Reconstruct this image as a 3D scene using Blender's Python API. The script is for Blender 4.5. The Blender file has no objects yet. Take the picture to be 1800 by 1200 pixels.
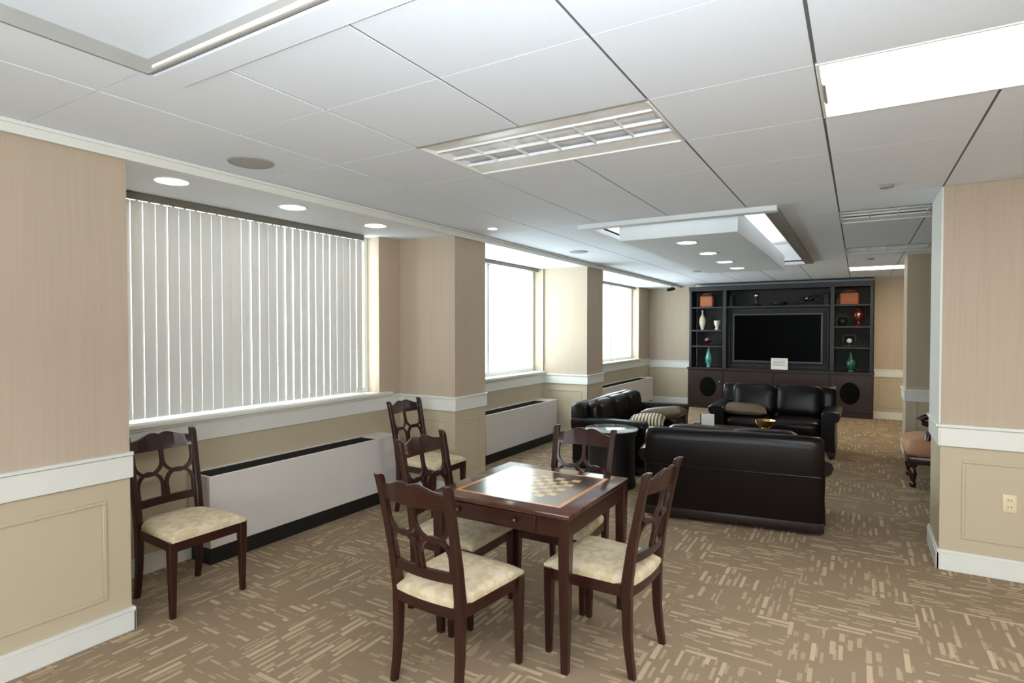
import bpy, bmesh, math, random
from mathutils import Vector, Matrix
random.seed(7)
C = bpy.context.scene.collection
scene = bpy.context.scene
PI = math.pi

# ------------------------------------------------------------------ camera, sky, exposure
H_EYE, CEIL, SOF = 1.62, 2.58, 2.53
cd = bpy.data.cameras.new('camera'); cam = bpy.data.objects.new('camera', cd); C.objects.link(cam)
cam.location = (0, 0, H_EYE)
cam.rotation_euler = (PI / 2 - 0.0205, 0, 0.540)
cd.sensor_width = 36.0; cd.lens = 36.0 * 1016 / 1800; cd.clip_start = 0.05
scene.camera = cam

w = bpy.data.worlds.new('world'); scene.world = w; w.use_nodes = True
bg = w.node_tree.nodes['Background']
bg.inputs[0].default_value = (0.88, 0.95, 1.0, 1); bg.inputs[1].default_value = 9.0      # flat overcast daylight

vs = scene.view_settings
vs.view_transform = 'Standard'; vs.look = 'None'; vs.gamma = 1; vs.use_curve_mapping = False
vs.exposure = 0.06
scene.cycles.use_denoising = True
scene.cycles.max_bounces = 10; scene.cycles.diffuse_bounces = 6; scene.cycles.transparent_max_bounces = 16
scene.cycles.sample_clamp_indirect = 6.0
LAMP_ON = 17.0; DOWN_ON = 16.0; COVE_ON = 8.0

def portal(loc, rot, sx, sy):
    l = bpy.data.lights.new('daylight_portal', 'AREA'); l.shape = 'RECTANGLE'; l.size = sx; l.size_y = sy
    l.cycles.is_portal = True
    o = bpy.data.objects.new('daylight_portal', l); C.objects.link(o); o.location = loc; o.rotation_euler = rot
for y0, y1 in ((1.78, 4.21), (5.15, 7.66), (8.4, 12.05)):
    portal((-4.29, (y0 + y1) / 2, 1.76), (0, -PI / 2, 0), 1.5, y1 - y0)
portal((-0.1, -3.68, 1.65), (PI / 2, 0, 0), 5.6, 1.5)

# the photographer's flash, bounced off the ceiling just behind the camera
fl = bpy.data.lights.new('bounce_flash', 'AREA'); fl.shape = 'DISK'; fl.size = 0.3; fl.energy = 100; fl.spread = math.radians(130); fl.color = (0.86, 0.94, 1.0)
fo = bpy.data.objects.new('bounce_flash', fl); C.objects.link(fo); fo.location = (0.15, -0.4, 1.7); fo.rotation_euler = (PI - 0.58, 0, 0.54)

# ------------------------------------------------------------------ materials
def srgb(r, g, b):
    f = lambda c: (c / 12.92 if c <= 0.04045 else ((c + 0.055) / 1.055) ** 2.4)
    return (f(r / 255), f(g / 255), f(b / 255), 1)

class NT:
    def __init__(s, name):
        s.m = bpy.data.materials.new(name); s.m.use_nodes = True; s.t = s.m.node_tree
        s.b = s.t.nodes['Principled BSDF']
    def n(s, typ, **kw):
        x = s.t.nodes.new(typ)
        for k, v in kw.items(): setattr(x, k, v)
        return x
    def l(s, a, b): s.t.links.new(a, b)
    def math(s, op, a, b=None, c=None):
        x = s.n('ShaderNodeMath', operation=op)
        for i, v in enumerate((a, b, c)):
            if v is None: continue
            if isinstance(v, (int, float)): x.inputs[i].default_value = v
            else: s.l(v, x.inputs[i])
        return x.outputs[0]
    def mix(s, fac, a, b):
        x = s.n('ShaderNodeMix', data_type='RGBA')
        for i, v in ((0, fac), (6, a), (7, b)):
            if isinstance(v, (int, float, tuple)): x.inputs[i].default_value = v
            else: s.l(v, x.inputs[i])
        return x.outputs[2]
    def noise(s, scale, detail=2, vec=None, mapscale=None):
        x = s.n('ShaderNodeTexNoise'); x.inputs['Scale'].default_value = scale; x.inputs['Detail'].default_value = detail
        if vec is None:
            vec = s.n('ShaderNodeTexCoord').outputs['Object']
        if mapscale:
            mp = s.n('ShaderNodeMapping'); mp.inputs['Scale'].default_value = mapscale; s.l(vec, mp.inputs[0]); vec = mp.outputs[0]
        s.l(vec, x.inputs['Vector'])
        return x.outputs['Fac']
    def bump(s, h, strength=0.2, dist=0.002):
        x = s.n('ShaderNodeBump'); x.inputs['Strength'].default_value = strength; x.inputs['Distance'].default_value = dist
        s.l(h, x.inputs['Height']); s.l(x.outputs[0], s.b.inputs['Normal'])

def plain(name, col, rough=0.5, metal=0.0, var=0.06, scale=14, coat=0.0, bump=0.0, spec=None):
    k = NT(name)
    n = k.noise(scale, 3)
    d = tuple(c * (1 - var * 2) for c in col[:3]) + (1,)
    k.l(k.mix(n, d, tuple(min(1, c * (1 + var)) for c in col[:3]) + (1,)), k.b.inputs['Base Color'])
    k.b.inputs['Roughness'].default_value = rough; k.b.inputs['Metallic'].default_value = metal
    k.b.inputs['Coat Weight'].default_value = coat; k.b.inputs['Coat Roughness'].default_value = 0.08
    if spec is not None: k.b.inputs['Specular IOR Level'].default_value = spec
    if bump: k.bump(k.noise(scale * 6, 4), bump)
    return k.m

def wood(name, c0, c1, rough=0.3, coat=0.4, axis=2, scale=9):
    k = NT(name)
    ms = [1, 1, 1]; ms[axis] = 0.12
    n = k.noise(scale * 3, 5, mapscale=tuple(ms))
    k.l(k.mix(n, c0, c1), k.b.inputs['Base Color'])
    k.b.inputs['Roughness'].default_value = rough
    k.b.inputs['Coat Weight'].default_value = coat; k.b.inputs['Coat Roughness'].default_value = 0.12
    return k.m

def emit(name, col, strength):
    k = NT(name); k.b.inputs['Base Color'].default_value = (0.9, 0.9, 0.9, 1)
    n = k.noise(8, 1)
    k.l(k.mix(n, tuple(c * 0.97 for c in col[:3]) + (1,), col), k.b.inputs['Emission Color'])
    k.b.inputs['Emission Strength'].default_value = strength
    return k.m

def wallpaper(name, base):
    k = NT(name)
    tc = k.n('ShaderNodeTexCoord'); sp = k.n('ShaderNodeSeparateXYZ'); k.l(tc.outputs['Object'], sp.inputs[0])
    u = k.math('ADD', sp.outputs[0], sp.outputs[1])
    cb = k.n('ShaderNodeCombineXYZ'); k.l(u, cb.inputs[0])
    zz = k.math('MULTIPLY', sp.outputs[2], 0.03); k.l(zz, cb.inputs[2])
    a = k.noise(55, 3, vec=cb.outputs[0]); b = k.noise(8, 2, vec=cb.outputs[0])
    f = k.math('MULTIPLY_ADD', a, 0.6, k.math('MULTIPLY', b, 0.4))
    k.l(k.mix(f, tuple(c * 0.83 for c in base[:3]) + (1,), tuple(c * 1.14 for c in base[:3]) + (1,)), k.b.inputs['Base Color'])
    k.b.inputs['Roughness'].default_value = 0.7
    return k.m

def carpet():
    k = NT('carpet')
    T = 0.6
    tc = k.n('ShaderNodeTexCoord'); sp = k.n('ShaderNodeSeparateXYZ'); k.l(tc.outputs['Object'], sp.inputs[0])
    gx = k.math('DIVIDE', k.math('ADD', sp.outputs[0], 0.31 + 12 * T), T)
    gy = k.math('DIVIDE', k.math('ADD', sp.outputs[1], -3.52 + 12 * T), T)
    ix, iy = k.math('FLOOR', gx), k.math('FLOOR', gy)
    fx, fy = k.math('FRACT', gx), k.math('FRACT', gy)
    par = k.math('MODULO', k.math('ADD', ix, iy), 2)
    inv = k.math('SUBTRACT', 1, par)
    a = k.math('ADD', k.math('MULTIPLY', fx, inv), k.math('MULTIPLY', fy, par))     # along the dashes
    b = k.math('ADD', k.math('MULTIPLY', fy, inv), k.math('MULTIPLY', fx, par))     # across
    tid = k.math('ADD', k.math('MULTIPLY', ix, 17.3), k.math('MULTIPLY', iy, 5.71))
    def layer(rows, cells, thr, seed, width):
        r = k.math('MULTIPLY', b, rows); ri = k.math('FLOOR', r); rf = k.math('FRACT', r)
        wn = k.n('ShaderNodeTexWhiteNoise', noise_dimensions='2D')
        cb = k.n('ShaderNodeCombineXYZ'); k.l(k.math('ADD', ri, seed), cb.inputs[0]); k.l(tid, cb.inputs[1]); k.l(cb.outputs[0], wn.inputs[0])
        s = k.math('ADD', k.math('MULTIPLY', a, cells), k.math('MULTIPLY', wn.outputs[0], 7.0))
        ci, cf = k.math('FLOOR', s), k.math('FRACT', s)
        w2 = k.n('ShaderNodeTexWhiteNoise', noise_dimensions='3D')
        c2 = k.n('ShaderNodeCombineXYZ'); k.l(ci, c2.inputs[0]); k.l(k.math('ADD', ri, seed), c2.inputs[1]); k.l(tid, c2.inputs[2]); k.l(c2.outputs[0], w2.inputs[0])
        sc = k.n('ShaderNodeSeparateColor'); k.l(w2.outputs['Color'], sc.inputs[0])
        on = k.math('GREATER_THAN', sc.outputs[0], thr)
        ln = k.math('LESS_THAN', cf, k.math('MULTIPLY_ADD', sc.outputs[1], 0.72, 0.22))
        wd = k.math('LESS_THAN', rf, k.math('MULTIPLY_ADD', sc.outputs[2], 0.35, width))
        amp = k.math('MULTIPLY_ADD', sc.outputs[1], 0.65, 0.35)
        return k.math('MULTIPLY', k.math('MULTIPLY', on, ln), k.math('MULTIPLY', wd, amp))
    d1 = layer(15, 3.0, 0.45, 3.0, 0.34)
    d2 = layer(22, 4.6, 0.68, 41.0, 0.3)
    d = k.math('MAXIMUM', d1, k.math('MULTIPLY', d2, 0.6))
    n = k.noise(260, 2); n2 = k.noise(1.1, 2)
    base = k.mix(n2, srgb(134, 116, 95), srgb(150, 129, 104))
    base = k.mix(k.math('MULTIPLY', n, 0.25), base, srgb(108, 92, 74))
    col = k.mix(k.math('MULTIPLY', d, 0.75), base, srgb(196, 174, 144))
    k.l(col, k.b.inputs['Base Color'])
    k.b.inputs['Roughness'].default_value = 0.9; k.b.inputs['Specular IOR Level'].default_value = 0.15
    k.bump(n, 0.35, 0.004)
    return k.m

def brocade():
    k = NT('cream_brocade')
    wv = k.noise(19, 4)
    mr = k.n('ShaderNodeMapRange', interpolation_type='SMOOTHSTEP'); mr.inputs['From Min'].default_value = 0.46; mr.inputs['From Max'].default_value = 0.56; k.l(wv, mr.inputs['Value'])
    fine = k.noise(300, 1)
    base = k.mix(k.math('MULTIPLY', mr.outputs[0], 0.55), srgb(214, 199, 170), srgb(182, 162, 122))
    k.l(k.mix(k.math('MULTIPLY', fine, 0.2), base, srgb(160, 142, 110)), k.b.inputs['Base Color'])
    k.b.inputs['Roughness'].default_value = 0.75
    return k.m

def translucent(name, col, frac):
    k = NT(name)
    out = k.t.nodes['Material Output']
    n = k.noise(90, 2, mapscale=(1, 1, 0.05))
    c = k.mix(n, tuple(x * 0.9 for x in col[:3]) + (1,), col)
    dif = k.n('ShaderNodeBsdfDiffuse'); tr = k.n('ShaderNodeBsdfTranslucent'); mx = k.n('ShaderNodeMixShader')
    k.l(c, dif.inputs[0]); k.l(c, tr.inputs[0]); mx.inputs[0].default_value = frac
    k.l(dif.outputs[0], mx.inputs[1]); k.l(tr.outputs[0], mx.inputs[2]); k.l(mx.outputs[0], out.inputs[0])
    return k.m

def glass_pane():
    k = NT('window_glass'); out = k.t.nodes['Material Output']
    tr = k.n('ShaderNodeBsdfTransparent'); gl = k.n('ShaderNodeBsdfGlossy'); mx = k.n('ShaderNodeMixShader')
    tr.inputs[0].default_value = (0.93, 0.96, 0.95, 1); gl.inputs['Roughness'].default_value = 0.02; mx.inputs[0].default_value = 0.06
    k.l(tr.outputs[0], mx.inputs[1]); k.l(gl.outputs[0], mx.inputs[2]); k.l(mx.outputs[0], out.inputs[0])
    return k.m

def stripes(name, c0, c1, freq, axis=0):
    k = NT(name)
    sp = k.n('ShaderNodeSeparateXYZ'); k.l(k.n('ShaderNodeTexCoord').outputs['Object'], sp.inputs[0])
    f = k.math('GREATER_THAN', k.math('FRACT', k.math('MULTIPLY', sp.outputs[axis], freq)), 0.5)
    k.l(k.mix(f, c0, c1), k.b.inputs['Base Color']); k.b.inputs['Roughness'].default_value = 0.55
    return k.m

M = dict(
    paper=wallpaper('beige_wallpaper', srgb(185, 168, 149)),
    wains=plain('beige_wainscot_paint', srgb(191, 177, 152), 0.55, var=0.02, scale=3),
    white=plain('white_trim_paint', srgb(226, 226, 220), 0.45, var=0.02),
    tile=plain('ceiling_tile_white', srgb(226, 233, 243), 0.9, var=0.02, scale=60, bump=0.1),
    grid=plain('ceiling_grid_grey', srgb(104, 104, 103), 0.6),
    gyp=plain('painted_gypsum', srgb(224, 230, 235), 0.7, var=0.015),
    grey_and_shade=plain('grey_and_tray_shade', srgb(150, 147, 142), 0.5),  # plain grey for small fittings, painted shade on the tray steps and rim side
    carpet=carpet(),
    mahog=wood('mahogany', srgb(26, 8, 6), srgb(54, 18, 11), 0.28, 0.2, 2),
    mahogx=wood('mahogany_crosswise', srgb(28, 9, 7), srgb(57, 19, 12), 0.28, 0.2, 0),
    top=wood('tabletop_mahogany', srgb(52, 22, 14), srgb(84, 40, 25), 0.2, 0.8, 0),
    field=wood('tabletop_dark_field', srgb(46, 32, 22), srgb(66, 47, 31), 0.2, 0.8, 0),
    inlay=wood('honey_inlay', srgb(182, 112, 54), srgb(206, 138, 74), 0.3, 0.4, 0),
    maple=wood('pale_maple_square', srgb(196, 160, 104), srgb(212, 178, 122), 0.3, 0.4, 0),
    broc=brocade(),
    leather=plain('dark_brown_leather', srgb(17, 10, 10), 0.3, var=0.15, scale=9, bump=0.12, spec=0.24),
    plinth=plain('sofa_base_leather', srgb(30, 15, 14), 0.4, var=0.1),
    vane=translucent('blind_vane_fabric', (0.80, 0.79, 0.77, 1), 0.14),
    vane2=translucent('sheer_vane_fabric', (0.92, 0.93, 0.92, 1), 0.5),
    alu=plain('headrail_grey', srgb(120, 116, 104), 0.45),
    glass=glass_pane(),
    heater=plain('heater_enamel', srgb(214, 208, 204), 0.45, var=0.015),
    cloth=plain('black_grille_cloth', srgb(9, 9, 10), 0.9, spec=0.1),
    black=plain('black_metal', srgb(18, 17, 17), 0.5),
    lens=emit('lit_troffer_lens', (0.96, 0.98, 1.0, 1), LAMP_ON),
    lenswarm=emit('warm_troffer_lens', (1.0, 0.84, 0.56, 1), 16.0),
    down=emit('lit_downlight', (1.0, 0.95, 0.86, 1), DOWN_ON),
    cove=emit('cove_lamp', (1.0, 0.93, 0.84, 1), COVE_ON),
    louvre=plain('louvre_white', srgb(228, 230, 232), 0.35),
    reflector=plain('troffer_reflector', srgb(235, 236, 238), 0.4),
    speaker=plain('speaker_cloth_grey', srgb(168, 167, 166), 0.8),
    cab=plain('black_stained_cabinet', srgb(40, 40, 42), 0.45, var=0.1),
    cabback=plain('cabinet_back_panel', srgb(30, 29, 30), 0.55),
    cablow=wood('dark_cherry_cabinet', srgb(34, 18, 17), srgb(46, 26, 24), 0.35, 0.3, 2),
    screen=plain('tv_screen', srgb(2, 2, 2), 0.3, spec=0.03),
    bezel=plain('tv_bezel', srgb(58, 60, 62), 0.35),
    orange=plain('terracotta_lacquer', srgb(176, 98, 62), 0.5, var=0.12),
    lid=plain('dark_lid', srgb(66, 30, 24), 0.4),
    ivory=plain('ivory_ceramic', srgb(222, 212, 196), 0.25),
    teal=plain('teal_ceramic', srgb(70, 138, 128), 0.15, var=0.2, coat=0.5),
    teald=plain('dark_teal_ceramic', srgb(44, 98, 90), 0.15, var=0.35, scale=40, coat=0.5),
    silver=plain('silver_metal', srgb(200, 198, 196), 0.25, metal=1.0),
    red=plain('red_brown_ceramic', srgb(92, 34, 28), 0.25, var=0.2),
    gold=plain('gold_metal', srgb(224, 186, 110), 0.18, metal=1.0),
    paperw=plain('white_paper', srgb(236, 236, 234), 0.7, var=0.01),
    ink=plain('grey_print', srgb(150, 150, 152), 0.7),
    gtop=plain('pale_glass_top', srgb(176, 188, 184), 0.06, var=0.02, coat=1.0),
    pillow=plain('bronze_satin', srgb(104, 86, 66), 0.35, var=0.2, scale=30),
    stripe=stripes('cream_and_brown_stripes', srgb(206, 192, 160), srgb(70, 54, 42), 26, 0),
    tan=plain('tan_upholstery', srgb(178, 132, 98), 0.6, var=0.1),
    plate=plain('outlet_cream', srgb(224, 208, 170), 0.4, var=0.01),
)

# ------------------------------------------------------------------ mesh helpers
def finish(bm, name, mat, parent=None, ang=0.7, weld=False):
    if weld: bmesh.ops.remove_doubles(bm, verts=bm.verts, dist=1e-6)
    bmesh.ops.recalc_face_normals(bm, faces=bm.faces)
    for e in bm.edges:
        e.smooth = len(e.link_faces) == 2 and e.calc_face_angle(3.2) < ang
    for f in bm.faces: f.smooth = True
    me = bpy.data.meshes.new(name); bm.to_mesh(me); bm.free()
    me.materials.append(mat)
    o = bpy.data.objects.new(name, me); C.objects.link(o)
    if parent: o.parent = parent
    return o

def B(): return bmesh.new()

def box(bm, x0, x1, y0, y1, z0, z1, bev=0.0, seg=2):
    t = bmesh.new()
    bmesh.ops.create_cube(t, size=1, matrix=Matrix.Translation(((x0 + x1) / 2, (y0 + y1) / 2, (z0 + z1) / 2)) @ Matrix.Diagonal((x1 - x0, y1 - y0, z1 - z0, 1)))
    if bev: bmesh.ops.bevel(t, geom=list(t.edges), offset=bev, segments=seg, profile=0.5, affect='EDGES')
    join(bm, t); return bm

def join(bm, t, mat=None):
    if mat is not None: t.transform(mat)
    vm = {v: bm.verts.new(v.co) for v in t.verts}
    for f in t.faces:
        try: bm.faces.new([vm[v] for v in f.verts])
        except ValueError: pass
    t.free()

def loft(bm, rings, caps=True):
    vr = [[bm.verts.new(p) for p in r] for r in rings]
    n = len(rings[0])
    for a, b in zip(vr, vr[1:]):
        for i in range(n):
            bm.faces.new((a[i], a[(i + 1) % n], b[(i + 1) % n], b[i]))
    if caps:
        bm.faces.new(vr[0][::-1]); bm.faces.new(vr[-1])
    return bm

def rect(c, hx, hy):       # horizontal rectangle ring, corners clipped a little
    x, y, z = c; k = min(hx, hy) * 0.25
    return [(x + sx, y + sy, z) for sx, sy in ((-hx + k, -hy), (hx - k, -hy), (hx, -hy + k), (hx, hy - k), (hx - k, hy), (-hx + k, hy), (-hx, hy - k), (-hx, -hy + k))]

def lathe(bm, prof, cx=0, cy=0, n=24, sx=1.0, sy=1.0):
    rings = [[(cx + r * sx * math.cos(2 * PI * i / n), cy + r * sy * math.sin(2 * PI * i / n), z) for i in range(n)] for r, z in prof]
    return loft(bm, rings)

def tube(bm, pts, r, n=8):
    pts = [Vector(p) for p in pts]; rings = []
    for i, p in enumerate(pts):
        d = (pts[min(i + 1, len(pts) - 1)] - pts[max(i - 1, 0)]).normalized()
        u = d.orthogonal().normalized() if abs(d.z) < 0.99 else Vector((1, 0, 0))
        if abs(d.z) < 0.99: u = d.cross(Vector((0, 0, 1))).normalized()
        v = d.cross(u)
        rr = r[i] if isinstance(r, (list, tuple)) else r
        rings.append([p + u * rr * math.cos(2 * PI * k / n) + v * rr * math.sin(2 * PI * k / n) for k in range(n)])
    return loft(bm, rings)

def pillowbm(w, d, h, p=4.0, n=14):
    bm = B(); g = {}
    for s in (1, -1):
        for i in range(n + 1):
            for j in range(n + 1):
                u, v = i / n * 2 - 1, j / n * 2 - 1
                uu, vv = math.sin(u * PI / 2), math.sin(v * PI / 2)
                z = s * h / 2 * ((max(0, 1 - abs(uu) ** p)) * (max(0, 1 - abs(vv) ** p))) ** 0.5
                pin = 1 - 0.06 * (1 - uu * uu) * abs(vv) ** 6; pin2 = 1 - 0.06 * (1 - vv * vv) * abs(uu) ** 6
                g[s, i, j] = bm.verts.new((uu * w / 2 * pin2, vv * d / 2 * pin, z))
    for s in (1, -1):
        for i in range(n):
            for j in range(n):
                q = [g[s, i, j], g[s, i + 1, j], g[s, i + 1, j + 1], g[s, i, j + 1]]
                bm.faces.new(q if s > 0 else q[::-1])
    return bm

def softbox(x0, x1, y0, y1, z0, z1, r, bulge=0.0, n=6):
    """rounded box whose faces swell a little: a cushion"""
    bm = B(); bmesh.ops.create_cube(bm, size=2)
    bmesh.ops.subdivide_edges(bm, edges=list(bm.edges), cuts=n, use_grid_fill=True)
    hx, hy, hz = (x1 - x0) / 2, (y1 - y0) / 2, (z1 - z0) / 2
    for v in bm.verts:
        c = [max(-1, min(1, a)) for a in v.co]
        c = [math.copysign(abs(a) ** 0.75, a) for a in c]
        p = Vector((c[0] * hx, c[1] * hy, c[2] * hz))
        q = Vector((max(-hx + r, min(hx - r, p.x)), max(-hy + r, min(hy - r, p.y)), max(-hz + r, min(hz - r, p.z))))
        dlt = p - q
        if dlt.length > 1e-9: p = q + dlt.normalized() * min(r, dlt.length if dlt.length < r else r)
        k = [1 - a * a for a in c]
        p.x += math.copysign(bulge, c[0]) * (abs(c[0]) > 0.97) * k[1] * k[2]
        p.y += math.copysign(bulge, c[1]) * (abs(c[1]) > 0.97) * k[0] * k[2]
        p.z += math.copysign(bulge, c[2]) * (abs(c[2]) > 0.97) * k[0] * k[1]
        v.co = p + Vector(((x0 + x1) / 2, (y0 + y1) / 2, (z0 + z1) / 2))
    return bm

def tag(o, label, cat, group=None):
    o['label'] = label; o['category'] = cat
    if group: o['group'] = group
    return o
def thing(name, label, cat, loc=(0, 0, 0), rz=0.0, group=None):
    o = bpy.data.objects.new(name, None); o.empty_display_size = 0.1; C.objects.link(o)
    o.location = loc; o.rotation_euler = (0, 0, rz)
    return tag(o, label, cat, group)
def struct(bm, name, mat, parent=None):
    o = finish(bm, name, mat, parent)
    if not parent: o['kind'] = 'structure'
    return o
def dup(root, loc, rz, label=None, group=None):
    r = root.copy(); C.objects.link(r); r.location = loc; r.rotation_euler = (0, 0, rz)
    if label: r['label'] = label
    if group: r['group'] = group
    for ch in list(root.children):
        c = ch.copy(); C.objects.link(c); c.parent = r
        for g in list(ch.children):
            d = g.copy(); C.objects.link(d); d.parent = c
    return r

def sub_rects(dom, holes):
    out = [dom]
    for hx0, hx1, hy0, hy1 in holes:
        nxt = []
        for x0, x1, y0, y1 in out:
            if hx0 >= x1 or hx1 <= x0 or hy0 >= y1 or hy1 <= y0: nxt.append((x0, x1, y0, y1)); continue
            if x0 < hx0: nxt.append((x0, hx0, y0, y1))
            if x1 > hx1: nxt.append((hx1, x1, y0, y1))
            a, b = max(x0, hx0), min(x1, hx1)
            if y0 < hy0: nxt.append((a, b, y0, hy0))
            if y1 > hy1: nxt.append((a, b, hy1, y1))
        out = nxt
    return out

# ------------------------------------------------------------------ the room
XW, XC, XG = -4.05, -3.36, -4.22        # window wall, column fronts, glass plane
YB, YBR = 12.8, 12.42                    # back wall left of / right of the cabinet
XR, YREAR = 3.2, -3.5
RAIL0, RAIL1, SILL = 0.825, 0.965, 1.0

struct(box(B(), -4.35, XR + 0.2, YREAR - 0.2, YB + 0.2, -0.1, 0.0), 'floor', M['carpet'])

def wall_boxes(bm, boxes):
    for b in boxes: box(bm, *b)
    return bm

def dado_wall(name, foot, paneled=()):
    """a wall piece of plan rectangle foot: wallpaper above, painted dado below (a part), closed to the soffit"""
    x0, x1, y0, y1, top = foot
    o = struct(box(B(), x0, x1, y0, y1, 0.9, top), name, M['paper'])
    finish(box(B(), x0, x1, y0, y1, 0, 0.9), 'wainscot', M['wains'], o)
    return o

def rail_strip(bm, p0, p1, nrm, z0, z1, t, lip=0.012):
    """board along p0-p1 standing off by t on side nrm, with a thin lip on top"""
    (ax, ay), (bx, by) = p0, p1; nx, ny = nrm
    for (a0, a1, tt) in ((z0, z1 - 0.02, t), (z1 - 0.02, z1, t + lip)):
        xs = sorted((ax, bx)); ys = sorted((ay, by))
        if nx: xs = sorted((ax, ax + nx * tt))
        if ny: ys = sorted((ay, ay + ny * tt))
        box(bm, xs[0], xs[1], ys[0], ys[1], a0, a1, 0.003, 1)

def panel_mould(parent, axis, plane, a0, a1, z0, z1, sgn, w=0.022, t=0.006):
    bm = B()
    def bar(u0, u1, v0, v1):
        if axis == 'x': box(bm, *sorted((plane, plane + sgn * t)), u0, u1, v0, v1, 0.004, 1)
        else: box(bm, u0, u1, *sorted((plane, plane + sgn * t)), v0, v1, 0.004, 1)
    bar(a0, a1, z0, z0 + w); bar(a0, a1, z1 - w, z1); bar(a0, a0 + w, z0 + w, z1 - w); bar(a1 - w, a1, z0 + w, z1 - w)
    return finish(bm, 'panel_moulding', M['wains'], parent)

# left side: near column, window wall, two more columns
wl = dado_wall('wall_left_near', (-4.3, XC, YREAR, 1.60, SOF))
panel_mould(wl, 'x', XC, 0.25, 1.485, 0.205, 0.73, 1)
panel_mould(wl, 'x', XC, -1.2, 0.05, 0.205, 0.73, 1)
c2 = dado_wall('wall_left_column', (XW, -3.35, 4.515, 5.045, SOF))
panel_mould(c2, 'x', -3.35, 4.60, 4.96, 0.205, 0.74, 1)
panel_mould(c2, 'y', 4.515, -3.98, -3.43, 0.205, 0.74, -1)
c3 = dado_wall('wall_left_column.001', (XW, -3.35, 7.69, 8.287, SOF))
panel_mould(c3, 'y', 7.69, -3.98, -3.43, 0.205, 0.74, -1)
panel_mould(c3, 'x', -3.35, 7.77, 8.2, 0.205, 0.74, 1)
OPEN = ((1.78, 4.21), (5.15, 7.66), (8.4, 12.05))
bm = B(); lo = B(); y = 1.60
for a, b in OPEN:
    box(bm, -4.3, XW, y, a, 0.9, SOF); box(bm, -4.3, XW, a, b, 0.9, SILL - 0.03); y = b
box(bm, -4.3, XW, y, YB, 0.9, SOF)
ww = struct(bm, 'wall_left', M['paper'])
finish(box(lo, -4.3, XW, 1.60, YB, 0, 0.9), 'wainscot', M['wains'], ww)
# back wall, two depths with the cabinet between
wb = dado_wall('wall_back', (-4.3, -3.06, YB, YB + 0.15, CEIL + 0.03))
finish(box(B(), -3.2, 0.4, YB + 0.03, YB + 0.15, 0, CEIL + 0.05), 'niche_panel', M['gyp'], wb)
wbr = dado_wall('wall_back_right', (0.245, XR, YBR, YB + 0.15, CEIL + 0.03))
panel_mould(wbr, 'y', YBR, 0.32, 1.2, 0.2, 0.72, -1)
# right side
wr1 = dado_wall('wall_right_near', (0.483, XR, 4.83, 5.42, CEIL + 0.03))
panel_mould(wr1, 'y', 4.83, 0.60, 1.7, 0.225, 0.755, -1)
wr2 = dado_wall('wall_right_column', (0.53, XR, 8.97, 9.6, CEIL + 0.03))
panel_mould(wr2, 'y', 8.97, 0.63, 1.4, 0.21, 0.73, -1)
wr3 = dado_wall('wall_right', (XR, XR + 0.15, YREAR, YB, CEIL + 0.03))
# unseen rear wall; its wide window is added to let in fill daylight
bm = B()
for b in ((-4.3, -2.9, YREAR - 0.15, YREAR, 0, CEIL), (2.7, XR, YREAR - 0.15, YREAR, 0, CEIL), (-2.9, 2.7, YREAR - 0.15, YREAR, 0, 0.9), (-2.9, 2.7, YREAR - 0.15, YREAR, 2.4, CEIL + 0.03)): box(bm, *b)
struct(bm, 'wall_rear', M['wains'])

# baseboards and chair rails
bm = B()
rail_strip(bm, (XC, YREAR), (XC, 1.60 + 0.012), (1, 0), 0, 0.125, 0.022, -0.006)
rail_strip(bm, (XC + 0.022, 1.60), (-4.05, 1.60), (0, 1), 0, 0.125, 0.014, 0)
rail_strip(bm, (XW, 1.60), (XW, YB), (1, 0), 0, 0.125, 0.016, -0.005)
for a, b in ((4.515, 5.045), (7.69, 8.287)):
    rail_strip(bm, (-3.35, a - 0.012), (-3.35, b + 0.012), (1, 0), 0, 0.125, 0.016, -0.005)
    rail_strip(bm, (XW, a), (-3.334, a), (0, -1), 0, 0.125, 0.016, -0.005)
struct(bm, 'baseboard_left', M['white'])
bm = B()
rail_strip(bm, (0.467, 4.83), (XR, 4.83), (0, -1), 0, 0.135, 0.018, -0.005)
rail_strip(bm, (0.483, 4.812), (0.483, 5.42), (-1, 0), 0, 0.135, 0.018, -0.005)
rail_strip(bm, (0.514, 8.97), (XR, 8.97), (0, -1), 0, 0.135, 0.016, -0.005)
rail_strip(bm, (0.53, 8.954), (0.53, 9.6), (-1, 0), 0, 0.135, 0.016, -0.005)
struct(bm, 'baseboard_right', M['white'])
bm = B()
rail_strip(bm, (0.245, YBR), (XR, YBR), (0, -1), 0, 0.13, 0.016, -0.005)
rail_strip(bm, (-4.05, YB), (-3.07, YB), (0, -1), 0, 0.13, 0.016, -0.005)
struct(bm, 'baseboard_back', M['white'])
bm = B()
rail_strip(bm, (XC, YREAR), (XC, 1.60 + 0.012), (1, 0), RAIL0, RAIL1, 0.016, 0.006)
for a, b in ((4.515, 5.045), (7.69, 8.287)):
    rail_strip(bm, (-3.35, a - 0.012), (-3.35, b + 0.012), (1, 0), RAIL0, RAIL1, 0.016)
    rail_strip(bm, (XW, a), (-3.334, a), (0, -1), RAIL0, RAIL1, 0.016)
for a, b in ((1.60, 4.515), (5.045, 7.69), (8.287, YB)):
    rail_strip(bm, (XW, a), (XW, b), (1, 0), RAIL0, RAIL1 + 0.005, 0.014)
struct(bm, 'trim_1', M['white'])
bm = B()
rail_strip(bm, (0.467, 4.83), (XR, 4.83), (0, -1), 0.838, 0.985, 0.016)
rail_strip(bm, (0.483, 4.812), (0.483, 5.42), (-1, 0), 0.838, 0.985, 0.016)
rail_strip(bm, (0.514, 8.97), (XR, 8.97), (0, -1), 0.70, 0.85, 0.016)
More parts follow.
